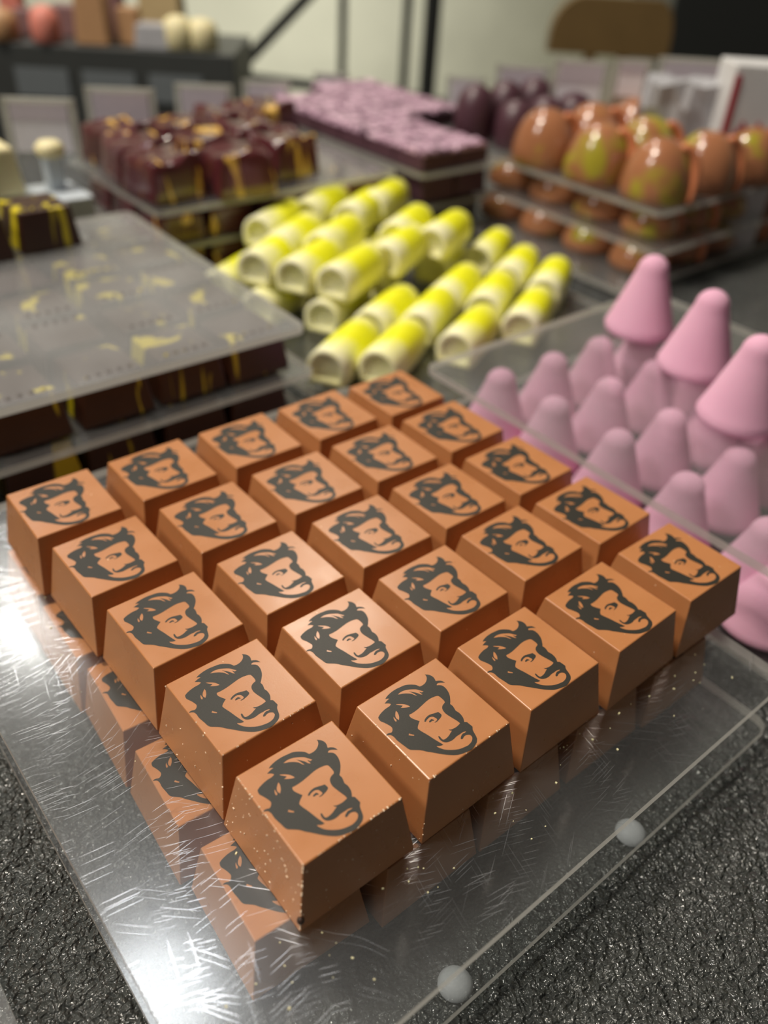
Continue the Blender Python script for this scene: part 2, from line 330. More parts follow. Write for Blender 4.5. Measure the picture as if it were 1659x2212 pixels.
# ---------------------------------------------------------------- printed face
FACE=[[318,484,351,451,363,426,368,404,365,372,350,333,378,319,403,298,415,273,420,251,393,271,359,293,332,295,316,279,332,270,357,249,368,222,368,180,355,129,332,81,297,36,269,5,252,-12,255,-48,245,-87,236,-120,245,-161,240,-214,225,-253,202,-289,223,-307,226,-328,229,-369,228,-390,204,-416,189,-448,175,-491,156,-531,125,-560,96,-575,46,-590,-4,-594,-55,-587,-117,-571,-173,-545,-231,-498,-278,-450,-321,-400,-358,-356,-384,-328,-412,-289,-438,-261,-473,-232,-507,-203,-521,-170,-527,-124,-536,-70,-542,-24,-539,22,-543,51,-557,78,-595,96,-572,105,-547,102,-521,93,-496,107,-480,128,-475,151,-486,198,-503,243,-518,277,-518,305,-509,331,-500,338,-464,355,-414,369,-363,377,-311,378,-275,391,-292,416,-328,440,-304,448,-270,457,-241,459,-258,475,-281,483,-253,498,-207,511,-154,519,-91,520,-33,513,19,505,64,484,103,455,132,425,149,385,190,379,236,387,275,408,300,432,314,459],[-211,156,-160,152,-96,155,-48,162,6,171,77,182,131,183,176,176,212,165,228,146,231,115,231,74,222,45,203,36,171,26,141,2,125,-32,119,-73,126,-123,140,-184,153,-244,152,-273,117,-280,77,-283,37,-278,14,-271,-5,-257,-2,-273,14,-290,-25,-304,-58,-317,-97,-325,-133,-324,-146,-315,-148,-292,-145,-268,-148,-253,-160,-257,-169,-282,-171,-312,-163,-339,-148,-358,-122,-373,-90,-381,-54,-383,-1,-375,50,-376,93,-376,135,-391,104,-395,77,-391,47,-401,20,-418,14,-432,33,-438,60,-427,95,-426,125,-443,132,-465,127,-487,102,-511,72,-526,22,-535,-21,-529,-77,-516,-126,-494,-181,-456,-220,-419,-241,-385,-256,-353,-256,-335,-222,-358,-187,-366,-194,-337,-207,-290,-222,-226,-233,-175,-246,-128,-256,-93,-263,-56,-261,-41,-240,-19,-210,2,-181,20,-201,57,-223,107,-222,140],[-128,449,-75,457,-20,446,25,425,84,384,109,348,138,306,110,305,94,335,93,312,99,278,80,292,65,327,40,363,3,408,22,364,38,302,19,325,4,360,-30,394,-73,423,-111,439],[-235,359,-192,330,-157,298,-135,259,-129,234,-163,245,-201,267,-226,286,-200,290,-187,295,-209,319,-230,344],[-293,287,-294,257,-316,206,-349,169,-358,204,-344,238,-317,268],[-365,240,-371,213,-371,185,-390,169,-392,191,-379,225],[-382,-32,-368,-55,-348,-79,-358,-90,-382,-69,-400,-48],[-143,-18,-127,-2,-88,14,-42,19,3,8,42,-5,67,-11,72,-38,70,-64,46,-81,15,-91,-25,-100,-53,-99,-62,-92,-32,-89,-15,-85,-8,-69,-13,-48,-20,-26,-47,-9,-80,-9,-108,-16,-130,-27],[-102,-48,-83,-40,-57,-37,-45,-60,-48,-72,-69,-61,-89,-63,-106,-59]]
def crspline(P, sub=2):
    n = len(P); o = []
    for i in range(n):
        p0, p1, p2, p3 = P[i - 1], P[i], P[(i + 1) % n], P[(i + 2) % n]
        o.append(p1)
        def ang(a, b, c):
            u = (b - a); w = (c - b)
            return u.angle(w, 0) if u.length > 0 and w.length > 0 else 0
        t1 = (p2 - p0) * 0.5 if ang(p0, p1, p2) < 0.9 else (p2 - p1) * 0.6
        t2 = (p3 - p1) * 0.5 if ang(p1, p2, p3) < 0.9 else (p2 - p1) * 0.6
        l = (p2 - p1).length
        for t in (t1, t2):
            if t.length > l * 1.2: t *= l * 1.2 / t.length
        for k in range(1, sub):
            s = k / sub
            o.append(p1 * (2 * s ** 3 - 3 * s * s + 1) + t1 * (s ** 3 - 2 * s * s + s) + p2 * (3 * s * s - 2 * s ** 3) + t2 * (s ** 3 - s * s))
    return o
def face_mesh():
    loops = []
    for fl in FACE:
        P = [Vector((fl[i] / 50.0, fl[i + 1] / 50.0)) for i in range(0, len(fl), 2)]
        loops.append(crspline(P, 3))
    V, E = [], []
    for lp in loops:
        s = len(V); V += lp; E += [(s + i, s + (i + 1) % len(lp)) for i in range(len(lp))]
    vo, eo, fo, *_ = delaunay_2d_cdt(V, E, [], 0, 1e-5)
    def inside(p):
        c = False
        for lp in loops:
            for a, b in zip(lp, lp[1:] + lp[:1]):
                if (a.y > p.y) != (b.y > p.y) and p.x < (b.x - a.x) * (p.y - a.y) / (b.y - a.y) + a.x: c = not c
        return c
    keep = [f for f in fo if inside((vo[f[0]] + vo[f[1]] + vo[f[2]]) / 3)]
    me = bpy.data.meshes.new('printed_portrait'); me.from_pydata([(v.x * K, v.y * K, 0) for v in vo], [], [tuple(f) for f in keep]); me.materials.append(M['ink'])
    return me
FACE_ME = face_mesh()

# ---------------------------------------------------------------- milk chocolates
CH = 17.71; HB, HT = 14.62, 12.0
TOP = [((0,0),0.0,0.0,-0.43),((0,1),0.33,30.19,0.59),((0,2),0.02,60.14,0.72),((0,3),-1.47,90.4,0.97),((0,4),-3.21,120.07,-0.59),
((1,0),30.81,-0.13,0.76),((1,1),31.01,29.94,0.43),((1,2),30.31,59.53,0.59),((1,3),29.04,89.45,0.29),((1,4),27.2,119.51,0.08),
((2,0),61.05,-0.5,0.56),((2,1),61.22,29.78,0.77),((2,2),60.64,59.17,-0.2),((2,3),59.27,88.77,-0.97),((2,4),57.73,118.54,-0.75),
((3,0),91.8,-1.0,1.31),((3,1),91.85,30.46,1.5),((3,2),90.17,58.93,0.39),((3,3),88.96,88.0,-0.65),((3,4),87.92,117.52,0.99),
((4,0),122.11,-1.14,-0.11),((4,1),120.88,28.68,1.31),((4,2),119.79,58.19,0.85),((4,3),118.65,87.69,1.21),((4,4),117.42,116.07,0.26)]
milk_me = bm_mesh('milk_chocolate', frustum(HB, HT, CH, 0.28), M['milk'])
proto = link('milk_chocolate', milk_me)
link('printed_portrait', FACE_ME, proto, Vector((0, 0, (CH + 0.03) * K)))
def place(o, x, y, zb, rz=0.0):
    o.location = W(x, y, zb); o.rotation_euler = (0, 0, math.radians(rz)); return o
first = True
for (i, j), x, y, a in TOP:
    o = proto if first else copy_tree(proto); first = False
    place(o, x, y, -CH, a)
    if (i, j) == (0, 0): lab = 'nearest milk chocolate with printed face, tiny bubble hole low on its front edge'; P00 = o
    if (i, j) == (1, 0): P10 = o
    if (i, j) == (0, 1): P01 = o
    if (i, j) == (0, 0): pass
    elif (i, j) == (1, 1): lab = 'milk chocolate with printed face whose top shines with a white lamp reflection'
    elif (i, j) == (4, 4): lab = 'farthest back corner milk chocolate with printed face, below the yellow tubes'
    elif (i, j) == (4, 0): lab = 'rightmost corner milk chocolate with printed face, beside the pink cones'
    elif (i, j) == (0, 4): lab = 'leftmost corner milk chocolate with printed face on the top sheet'
    elif j == 0: lab = 'printed face milk chocolate in the front right edge row, %s from the nearest' % ORD[i]
    elif i == 0: lab = 'printed face milk chocolate in the front left edge row, %s from the nearest' % ORD[j]
    else: lab = 'printed face milk chocolate, %s row back from right edge, %s from left edge' % (ORD[j], ORD[i])
    tag(o, lab, 'chocolate', 'printed milk chocolates on the top sheet')
# the bubble hole low on the front edge of the nearest piece
bm = bmesh.new(); bmesh.ops.create_icosphere(bm, subdivisions=3, radius=0.75 * K)
bub = link('bubble_hole', bm_mesh('bubble_hole', bm, M['hole'], True), P00, Vector((-14.02 * K, -14.02 * K, 3.2 * K)))
bub['label'] = 'round dark bubble hole'; bub.scale = (1, 1, 1.25)
# pale chips and flecks on the nearest pieces
def flecks(seed, n):
    bm = bmesh.new(); r = random.Random(seed)
    for k in range(n):
        q = r.random(); s = r.uniform(0.08, 0.30); h = r.uniform(0.5, CH - 0.3) if q < .6 else CH - 0.12
        hw = HB + (HT - HB) * h / CH
        if q < .45: p = (-hw, hw - 2 * hw * min(1, abs(r.gauss(.9, .35))) if r.random() < .5 else r.uniform(-hw, hw), h)
        elif q < .6: p = (r.uniform(-hw, hw), -hw, h)
        elif q < .8: p = (-HT + 0.15, r.uniform(-HT, HT), CH - 0.1)
        else: p = (r.uniform(-HT, HT), -HT + 0.15, CH - 0.1)
        p = (max(-hw, min(hw, p[0])), max(-hw, min(hw, p[1])), p[2])
        bmesh.ops.create_cube(bm, size=1.0, matrix=Matrix.Translation(Vector(p) * K) @ Matrix.Rotation(r.uniform(0, 3), 4, 'X') @ Matrix.Diagonal((s * K, s * K * r.uniform(1, 2.2), s * K * .8, 1)))
    return bm_mesh('chocolate_flecks', bm, M['fleck'])
M['fleck'] = simple('pale_fleck', (0.92, 0.72, 0.52), 0.6)
for o, sd, n in ((P00, 1, 150), (P10, 2, 45), (P01, 3, 45)):
    f = link('chocolate_flecks', flecks(sd, n), o); f['kind'] = 'stuff'; f['label'] = 'tiny pale chocolate flecks'
# lower layer
LOWX, LOWY = [-9.5, 20.5, 50.6, 82.0, 113.0], [1.6, 32.6, 63.2, 93.0, 122.5]
for i in range(5):
    for j in range(5):
        o = link('milk_chocolate', milk_me); link('printed_portrait', FACE_ME, o, Vector((0, 0, (CH + 0.03) * K))); rr = random.Random(i * 7 + j)
        place(o, LOWX[i] + 1.6 * j * 0.5 + rr.uniform(-.5, .5), LOWY[j] - (0, 3.0, 3.8, 3.8, 4.2)[i] + rr.uniform(-.5, .5), -38.41, -3.5 if i == 0 and j < 3 else rr.uniform(-2, 1))
        if j == 0 and i == 0: lab = 'nearest milk chocolate of the lower layer, seen through the scratched sheet'
        elif i == 0: lab = 'lower layer milk chocolate under the sheet, left edge row, %s from the nearest' % ORD[j]
        elif j == 0: lab = 'lower layer milk chocolate under the sheet, right edge row, %s from the nearest' % ORD[i]
        else: lab = 'lower layer milk chocolate inside the stack, %s row back, %s from left edge' % (ORD[j], ORD[i])
        tag(o, lab, 'chocolate', 'printed milk chocolates under the top sheet')
# sheets of the milk chocolate stack
plate(-43.5, 126.5, -38.4, 154.6, CT + 44.4 - 17.71, 'front', 'scratched clear acrylic sheet carrying the 25 printed milk chocolates')
low = plate(-43.0, 129.0, -38.8, 146.0, -38.41, 'lower', 'clear acrylic sheet lying just above the slate under the milk chocolates')
fbm = revolve([(0, 2.6), (1.8, 2.4), (3.2, 1.6), (3.9, 0.4), (3.9, 0)], 20)
fme = bm_mesh('foot', fbm, M['foot'], True)
cx, cy = 43.0, 53.6
plate(-230, -63.5, -150, 100, -38.41, 'lower', 'edge of another clear acrylic sheet at the bottom left frame corner')
for u, v in ((1375, 1800), (985, 2118)):
    p = at(u, v, -42.5); link('foot', fme, low, Vector(((p.x - cx) * K, (max(p.y, -34.2) - cy) * K, -2.9 * K)))
for x, y in ((-34, 134), (118, 134)): link('foot', fme, low, Vector(((x - cx) * K, (y - cy) * K, -2.9 * K)))

# chocolate crumbs scattered on the scratched sheet
bm = bmesh.new(); rr = random.Random(5)
for k in range(60):
    x, y = rr.uniform(-35, 118), -16 - abs(rr.gauss(0, 7))
    if rr.random() < 0.3: x, y = -15.5 - abs(rr.gauss(0, 6)), rr.uniform(-20, 130)
    if y < -36 or x < -41: continue
    s = rr.uniform(0.12, 0.34)
    m4 = Matrix.Translation((x * K, y * K, s * 0.5 * K)) @ Matrix.Rotation(rr.uniform(0, 3), 4, 'Z') @ Matrix.Diagonal((s * K * rr.uniform(1, 2), s * K, s * K, 1))
    bmesh.ops.create_cube(bm, size=1.0, matrix=m4)
tag(link('chocolate_crumbs', bm_mesh('chocolate_crumbs', bm, M['cream']), None, W(0, 0, -17.70)), 'fine pale crumbs scattered on the scratched sheet round the chocolates', 'crumbs', kind='stuff')

# ---------------------------------------------------------------- yellow splashed dark chocolates (left stack)
dk = bm_mesh('dark_chocolate', frustum(14.3, 12.0, CH, 1.0), M['dark'])
dproto = link('dark_chocolate', dk)
bm = bmesh.new()
for k in range(5):
    bmesh.ops.create_icosphere(bm, subdivisions=2, radius=1.05 * K, matrix=Matrix.Translation(((-8 + 4 * k) * K, -9.3 * K, CH * K)))
link('raised_dots', bm_mesh('raised_dots', bm, M['dark'], True), dproto)
first = True
COLS = [-52.0, -21.5, 8.8, 39.4, 70.4, 99.6]
for lay, zb in ((0, -38.41), (1, -17.71)):
    for j in range(5):
        for i in range(6):
            if lay == 0 and j > 1: continue
            o = dproto if first else copy_tree(dproto); first = False
            rr = random.Random(lay * 100 + j * 10 + i)
            place(o, COLS[i] + rr.uniform(-.7, .7) + j * 1.4, 194.5 + j * 30.2 + rr.uniform(-.7, .7), zb, rr.choice((0, 0, 180, 0)) + rr.uniform(-1.5, 1.5))
            w = ('front row' if j == 0 else '%s row back' % ORD[j])
            lab = ('yellow splashed dark chocolate, %s, %s level, %s from the right' % (w, 'bottom' if lay == 0 else 'middle', ORD[5 - i]))
            tag(o, lab, 'chocolate', 'yellow splashed dark chocolates between the hazy sheets')
for x, y, rz, lab in ((67, 316, 2, 'yellow splashed dark chocolate on top of the hazy sheet, right of two'), (36, 314, -2, 'yellow splashed dark chocolate on top of the hazy sheet, at left frame edge')):
    o = copy_tree(dproto); place(o, x, y, 3.0, rz); tag(o, lab, 'chocolate', 'yellow splashed dark chocolates on the hazy sheet')
plate(-73.5, 119.5, 174.8, 338.0, 3.0, 'hazy', 'hazy acrylic sheet on top of the yellow splashed dark chocolates', math.radians(-0.8))
plate(-70.5, 122.5, 173.0, 336.0, -17.71, 'mid', 'acrylic sheet between the two levels of yellow splashed dark chocolates')
plate(-70.5, 122.5, 173.0, 336.0, -38.41, 'lower', 'lowest acrylic sheet under the yellow splashed dark chocolates')

# cream chocolate and small riser at the far left
p = at(32, 425, 3)
o = link('cream_chocolate', bm_mesh('cream_chocolate', frustum(13, 10.5, 24, 2.0), M['cream']), None, W(p.x - 6, p.y + 12, 3.0))
tag(o, 'pale cream chocolate cube at the left frame edge behind the dark ones', 'chocolate')
p = at(140, 436, 3)
r = bpy.data.objects.new('acrylic_riser', None); COL.objects.link(r); r.location = W(p.x - 4, p.y + 22, -17.7)
tag(r, 'small frosted acrylic riser with a post behind the hazy sheet', 'riser')
M['frost'] = simple('frosted_acrylic', (0.52, 0.58, 0.64), 0.3, 0.6)
box('riser_base', 44, 34, 20, M['frost'], r, Vector((0, 0, 0)), bev=1.0)
box('post', 9, 9, 17, M['frost'], r, Vector((10 * K, 4 * K, 20 * K)), bev=1.0)
o = link('cream_sweet', bm_mesh('cream_sweet', revolve([(0, 0), (6, 0), (7.5, 2), (7.5, 5), (5, 7.5), (0, 8)], 20), M['cream'], True), None, r.location + Vector((10 * K, 4 * K, 37 * K)))
tag(o, 'small round cream sweet on the post of the frosted riser', 'sweet')

# ---------------------------------------------------------------- pink cones
def cone_me():
    pr = [(0, 0), (12.9, 0), (14.0, 0.8), (14.4, 2.2)]
    pr += [(14.4 - 8.2 * (k / 10.0) ** 0.95, 2.2 + 22.2 * k / 10.0) for k in range(1, 11)]
    pr += [(6.1 * math.cos(a) + 0.05, 24.6 + 5.5 * math.sin(a)) for a in (0.3, 0.6, 0.9, 1.2)] + [(0, 30.1)]
    return bm_mesh('pink_cone', revolve(pr, 32), M['pink'], True)
cme = cone_me()
XS = [177.5, 208.0, 238.0, 268.0]; YS = [119.5, 91.0, 60.5, 29.2, -1.5]
for i in range(4):
    for j in range(5):
        rr = random.Random(i * 9 + j)
        x, y = XS[i] + rr.uniform(-.8, .8) + (2.0 if j in (1, 2) else 0), YS[j] - 1.6 * i + rr.uniform(-.8, .8)
        o = link('pink_cone', cme, None, W(x, y, -40.4))
        tag(o, 'pink cone under the clear sheet, %s row from the left tip, %s along its row' % (ORD[j], ORD[i]), 'cone', 'pink cones under the clear sheet')
for (u, v), lab in (((1378, 712), 'upright pink cone on the sheet, farthest left and highest in the photo'), ((1497, 795), 'upright pink cone on the sheet, middle one of the three'), ((1590, 905), 'upright pink cone on the sheet, nearest and largest at right edge')):
    p = at(u, v, -7.0); o = link('pink_cone', cme, None, W(p.x, p.y, -7.2)); o.scale = (1.05, 1.05, 1.12)
    tag(o, lab, 'cone', 'upright pink cones on top of the sheet')
p = at(1668, 1292, -30); o = link('pink_cone', cme, None, W(p.x, p.y, -40.4)); o.scale = (1.05, 1.05, 0.72)
tag(o, 'pink cone cut by the right frame edge beside the rightmost milk chocolate', 'cone')
plate(149.5, 296, -40, 136, -7.2, 'veil', 'clear acrylic sheet resting on the tips of the pink cones')
plate(149, 300, -44, 140, -40.4, 'lower', 'clear acrylic sheet under the pink cones on the slate', t=2.6)

# ---------------------------------------------------------------- yellow tubes
def tube_me(Lt=45.0, r=9.8):
    bm = bmesh.new(); secs = []; n = 18
    prof = [(math.cos(math.pi * k / n) * r, r * 0.75 + math.sin(math.pi * k / n) * r) for k in range(n + 1)] + [(-r * 0.95, 0.6), (-r * 0.8, 0), (r * 0.8, 0), (r * 0.95, 0.6)]
    for x, s in ((0, 0.70), (0.01, 0.98), (0.8, 1.0), (10, 1.0), (20, 0.985), (30, 0.97), (Lt - 4, 0.93), (Lt - 1.2, 0.82), (Lt, 0.6)):
        secs.append([bm.verts.new((x * K, y * s * K, (r * 0.8 + (z - r * 0.8) * s - (1 - s) * 0) * K)) for y, z in prof])
    cap = [bm.verts.new((2.2 * K, y * 0.62 * K, (r * 0.8 + (z - r * 0.8) * 0.62) * K)) for y, z in prof]
    secs = [cap] + secs; m = len(prof)
    for a, b in zip(secs, secs[1:]):
        for i in range(m):
            bm.faces.new((a[i], a[(i + 1) % m], b[(i + 1) % m], b[i]))
    bm.faces.new(secs[0][::-1]); bm.faces.new(secs[-1])
    bmesh.ops.recalc_face_normals(bm, faces=bm.faces[:])
    me = bm_mesh('yellow_tube', bm, M['yellow'], True); return me
tme = tube_me()
TB = -38.4
LOWT = [(141, 191), (160, 178), (203, 172.5), (247, 172), (203, 200), (247, 198), (291, 196), (171, 236), (184, 214), (288, 221), (236, 218), (216, 258), (262, 256), (296, 252), (178, 266), (150, 262), (146, 296), (190, 296), (236, 290)]
def tubes(lst, zb, ang, word, grp):
    for k, t in enumerate(lst):
        rr = random.Random(k * 3 + int(zb)); a = ang + rr.uniform(-3, 3)
        o = link('yellow_tube', tme, None, W(t[0], t[1], zb), math.radians(a))
        tag(o, t[2], 'tube sweet', grp)
names_low = ['nearest at left', 'nearest, touching the first at its right', 'third along the near edge', 'near right corner, beside the pink cones', 'second along, behind the second near one', 'third along, behind the third near one', 'far right end', 'left side, pale open end facing us', 'middle left', 'right side, second back', 'middle of the tray', 'centre back', 'right of centre back', 'right back corner', 'left of centre back', 'left back', 'back corner at left', 'back row second', 'back row third']
LOWT = [(x, y, 'pale and yellow tube sweet in the bottom layer, ' + s) for (x, y), s in zip(LOWT, names_low)]
tubes(LOWT, TB, 28, 'bottom', 'yellow tube sweets in the bottom layer')
UPT = [((548, 588), 'far left of the heap'), ((631, 606), 'left, second open end'), ((718, 620), 'centre front, round open end'), ((828, 570), 'right of centre'), ((929, 533), 'pale, at the right of the heap'), ((558, 510), 'upper left with pale end')]
UP = []
for (u, v), s in UPT:
    p = at(u, v, -14); UP.append((p.x, p.y, 'bright yellow tube sweet in the upper heap, ' + s))
tubes(UP, -20.6, 27, 'upper', 'yellow tube sweets heaped in the upper layer')
UPT = [((600, 545), 'left of the middle'), ((850, 520), 'right, behind the pale one'), ((660, 470), 'back left'), ((750, 480), 'back centre'), ((690, 545), 'middle, bright yellow'), ((800, 455), 'back right, short')]
UP = []
for (u, v), s in UPT:
    p = at(u, v, -12); UP.append((p.x, p.y, 'yellow tube sweet in the heap, ' + s))
tubes(UP, -19.0, 30, 'top', 'yellow tube sweets heaped in the upper layer')
plate(132, 325, 146, 312, -38.4, 'lower', 'clear acrylic sheet under the yellow tube sweets')

# ---------------------------------------------------------------- dark red bars with gold
def red_me(w=17.5, d=16.0, h=20.0, seed=1):
    bm = frustum(w, w - 2, h, 1.5, d, d - 2)
    bmesh.ops.subdivide_edges(bm, edges=bm.edges[:], cuts=3, use_grid_fill=True)
    for v in bm.verts:
        if v.co.z > (h - 3) * K:
            v.co.z += (4.5 * noise.noise(v.co * 170 + Vector((seed, 0, 0))) + 1.2) * K
    return bm_mesh('dark_red_chocolate', bm, M['red'], True)
reds = [red_me(seed=s) for s in (1, 4, 9)]
RED = [(235, 392, 'left front'), (372, 398, 'centre front'), (590, 382, 'right front, gold streak down its side'), (300, 340, 'second from the left behind the front'), (470, 330, 'right of centre, white highlight on top'), (560, 318, 'right, second row'), (390, 330, 'centre, second row'), (330, 300, 'back left with gold crest'), (430, 298, 'back centre'), (520, 292, 'back right'), (632, 330, 'far right end')]
def spaced(lst, z, dmin):
    got = []
    for t in lst:
        p = at(t[0], t[1], z)
        for _ in range(40):
            bad = [q for q in got if max(abs(q.x - p.x), abs(q.y - p.y)) < dmin]
            if not bad: break
            q = bad[0]; d = Vector((p.x - q.x, p.y - q.y, 0)); p = p + (Vector((dmin * .15, 0, 0)) if abs(d.x) > abs(d.y) else Vector((0, dmin * .15, 0))) * (1 if (d.x if abs(d.x) > abs(d.y) else d.y) >= 0 else -1)
        got.append(p)
    return got
RP = [(150, 352), (188, 341), (229, 358), (152, 387), (189, 377), (228, 393), (156, 421), (193, 412), (233, 428), (268, 436)]
RN = ['left front corner', 'centre front', 'right front with a gold streak', 'left, second row', 'centre, second row', 'right, second row', 'left, third row', 'centre, third row', 'right, third row', 'far right back']
for k, ((x, y), n) in enumerate(zip(RP, RN)):
    o = link('dark_red_chocolate', reds[k % 3], None, W(x, y, 3.0), math.radians(random.Random(k).uniform(-9, 9)))
    tag(o, 'glossy dark red chocolate with gold flecks on its sheet, ' + n, 'chocolate', 'dark red chocolates with gold flecks')
for lay, zb in ((0, -38.41), (1, -17.71)):
    for i in range(5):
        for j in range(3):
            o = link('dark_red_chocolate', reds[(i + lay + j) % 3], None, W(149 + 31.5 * i, 348 + 31 * j, zb)); o.scale = (0.84, 0.88, 0.70)
            tag(o, 'dark red chocolate, %s level of stack, %s from left, %s row' % ('bottom' if lay == 0 else 'middle', ORD[i], ORD[j]), 'chocolate', 'dark red chocolates between their sheets')
plate(131.5, 294, 327, 443, 3.0, 'mid', 'acrylic sheet carrying the top dark red chocolates with gold')
plate(131.5, 310, 330, 445, -17.71, 'mid', 'acrylic sheet between the levels of dark red chocolates')
plate(131.5, 310, 330, 445, -38.41, 'mid', 'lowest acrylic sheet under the dark red chocolates')

# ---------------------------------------------------------------- pink marbled squares
def marble(i, j):
    e = bpy.data.objects.new('marbled_square', None); COL.objects.link(e); return e
slab = bm_mesh('chocolate_base', frustum(14.2, 13.6, 9.0, 0.6), M['plum'])
bm = frustum(13.9, 13.2, 3.0, 0.8); bmesh.ops.subdivide_edges(bm, edges=bm.edges[:], cuts=4, use_grid_fill=True)
for v in bm.verts:
    if v.co.z > 1.5 * K: v.co.z += 1.6 * K * noise.noise(v.co * 220)
topm = bm_mesh('marbled_topping', bm, M['purple'], True)
pr = bpy.data.objects.new('marbled_square', None); COL.objects.link(pr)
link('chocolate_base', slab, pr); link('marbled_topping', topm, pr, Vector((0, 0, 8.8 * K)))
first = True
for i in range(5):
    for j in range(6 if i < 2 else 7):
        if i > 1 and j < 3: continue
        if i == 4: continue
        o = pr if first else copy_tree(pr); first = False
        place(o, 319 + 28.8 * i, 330 + 28.8 * j, 3.0, random.Random(i * 5 + j).choice((0, 90, 180, 270)))
        tag(o, 'pink marbled chocolate square, %s row from the front, %s from the left' % (ORD[j], ORD[i]), 'chocolate', 'pink marbled squares on their sheet')
for k in range(6):
    o = link('plum_chocolate', bm_mesh('plum_chocolate', frustum(14.2, 13.0, CH, 0.8), M['plum']), None, W(324 + (29 if k == 5 else 0), 334 + (29 * k if k < 5 else 0), -17.71))
    tag(o, 'dark plum chocolate under the sheet of marbled squares, %s' % ('front row, second from the left' if k == 5 else ('left side, %s row back' % ORD[k])), 'chocolate', 'plum chocolates under the marbled squares')
plate(302.5, 370, 312.5, 492, 3.0, 'mid', 'acrylic sheet carrying the pink marbled squares')
plate(370.8, 452, 399, 520, 3.0, 'mid', 'second acrylic sheet under the rear pink marbled squares')
plate(308, 368, 314, 492, -17.71, 'mid', 'acrylic sheet under the plum chocolates')
plate(308, 368, 314, 492, -38.41, 'mid', 'lowest acrylic sheet of the pink marbled stack')
box('acrylic_block', 50, 150, 17.7, M['darkshelf'], None, W(338, 397, -38.41))
box('acrylic_block', 76, 110, 38.4, M['darkshelf'], None, W(411, 459, -38.41)); tag(bpy.context.scene.objects['acrylic_block.001'], 'taller dark spacer block under the rear marbled squares', 'block'); tag(bpy.context.scene.objects['acrylic_block'], 'dark spacer block low in the pink marbled stack', 'block')

# ---------------------------------------------------------------- glossy domes with orange loops
def dome_me(r, h):
    prf = [(0, 0), (r * .93, 0), (r, h * .08)] + [(r * math.cos(a) ** 0.8, h * (.08 + .92 * math.sin(a))) for a in [math.pi / 2 * k / 9 for k in range(1, 9)]] + [(0, h)]
    return bm_mesh('dome_body', revolve(prf, 30), M['dome'], True)
def loop_me(r, h):
    bm = bmesh.new(); n, m = 16, 8; rings = []
    for k in range(n + 1):
        a = math.radians(-5 + 190 * k / n) ; c = Vector((r * .96 + 1.2, 0, 0))
        p = Vector((r * (0.55 + 0.52 * math.cos(a * 0.5)), r * 0.25 * math.sin(a), h * (0.05 + 0.85 * math.sin(a * 0.5))))
        rad = 2.3 + 0.9 * math.sin(a)
        t = Vector((-r * 0.26 * math.sin(a * .5), r * 0.25 * math.cos(a), h * 0.42 * math.cos(a * .5))).normalized()
        s = t.cross(Vector((1, 0, 0))).normalized() if abs(t.x) < .95 else Vector((0, 1, 0)); q = t.cross(s)
        rings.append([bm.verts.new((p + (s * math.cos(2 * math.pi * i / m) + q * math.sin(2 * math.pi * i / m)) * rad) * K) for i in range(m)])
    for a, b in zip(rings, rings[1:]):
        for i in range(m): bm.faces.new((a[i], a[(i + 1) % m], b[(i + 1) % m], b[i]))
    bm.faces.new(rings[0]); bm.faces.new(rings[-1]); bmesh.ops.recalc_face_normals(bm, faces=bm.faces[:])
    return bm_mesh('orange_handle', bm, M['orange'], True)
def dome_proto(r, h):
    e = bpy.data.objects.new('glazed_dome', None); COL.objects.link(e)
    link('dome_body', dome_me(r, h), e); l = link('orange_handle', loop_me(r, h), e); l['label'] = 'orange glazed handle'; l.rotation_euler = (0, 0, math.radians(-62))
    return e
big = dome_proto(20.8, 33); small = dome_proto(17.5, 17.4)
TOPD = [((1215, 372), 'left front, coppery'), ((1380, 432), 'nearest, large with a green crown'), ((1560, 405), 'front right with orange handle'), ((1100, 312), 'dark, at the left end'), ((1345, 300), 'second row, left of centre'), ((1475, 345), 'second row, right of centre'), ((1655, 372), 'cut by the right frame edge')]
PL = [Vector((397 + 43.5 * i - 2 * j, 211 + 43 * j - 3 * i, 3)) for j in range(3) for i in range(4)]
TOPD = [(0, s) for s in ('nearest corner, large with a green crown', 'front edge, second from the near corner', 'front edge, third from the near corner', 'front edge, cut by the frame',
    'left edge, second back, coppery', 'second row back, second from left', 'second row back, third from left', 'second row back, at right',
    'left edge, third back, dark', 'third row back, second from left', 'third row back, third from left', 'third row back, at right')]
first = True
for p, (_, s) in zip(PL, TOPD):
    o = big if first else copy_tree(big); first = False
    place(o, p.x, p.y, 3.0, random.Random(s).uniform(-20, 20))
    tag(o, 'glossy copper and green dome on the top sheet, ' + s, 'chocolate', 'glossy domes on the top sheet')
dark_d = bm_mesh('dark_dome', revolve([(0, 0), (13, 0), (14, 3), (14, 15), (12.6, 21), (9.5, 25.5), (5, 28), (0, 29)], 24), M['plum'], True)
for k in range(7):
    p = Vector((392 + 30 * (k if k < 4 else k - 4) + (0 if k < 4 else 12), 362 if k < 4 else 334, 0))
    o = link('dark_dome', dark_d, None, W(p.x, p.y, 3.0)); o.scale = (1, 1, 1.25 if k < 4 else 1.05)
    tag(o, 'small dark glossy dome in the %s row behind the copper domes, %s from left' % ('far' if k < 4 else 'near', ORD[k if k < 4 else k - 4]), 'chocolate', 'small dark domes at the back')
first = True
for lay, zb in ((1, -17.71), (0, -38.41)):
    for i in range(5):
        for j in range(4):
            if lay == 0 and i > 1 and j > 1: continue
            o = small if first else copy_tree(small); first = False
            place(o, 397 + 38.5 * i + (3 if lay else -2), 210 + 38.5 * j, zb, random.Random(i + j * 5).uniform(-25, 25))
            tag(o, 'copper and green dome at the %s level, %s row back, %s from the left' % ('middle' if lay else 'bottom', ORD[j], ORD[i]), 'chocolate', 'glossy domes between the sheets')
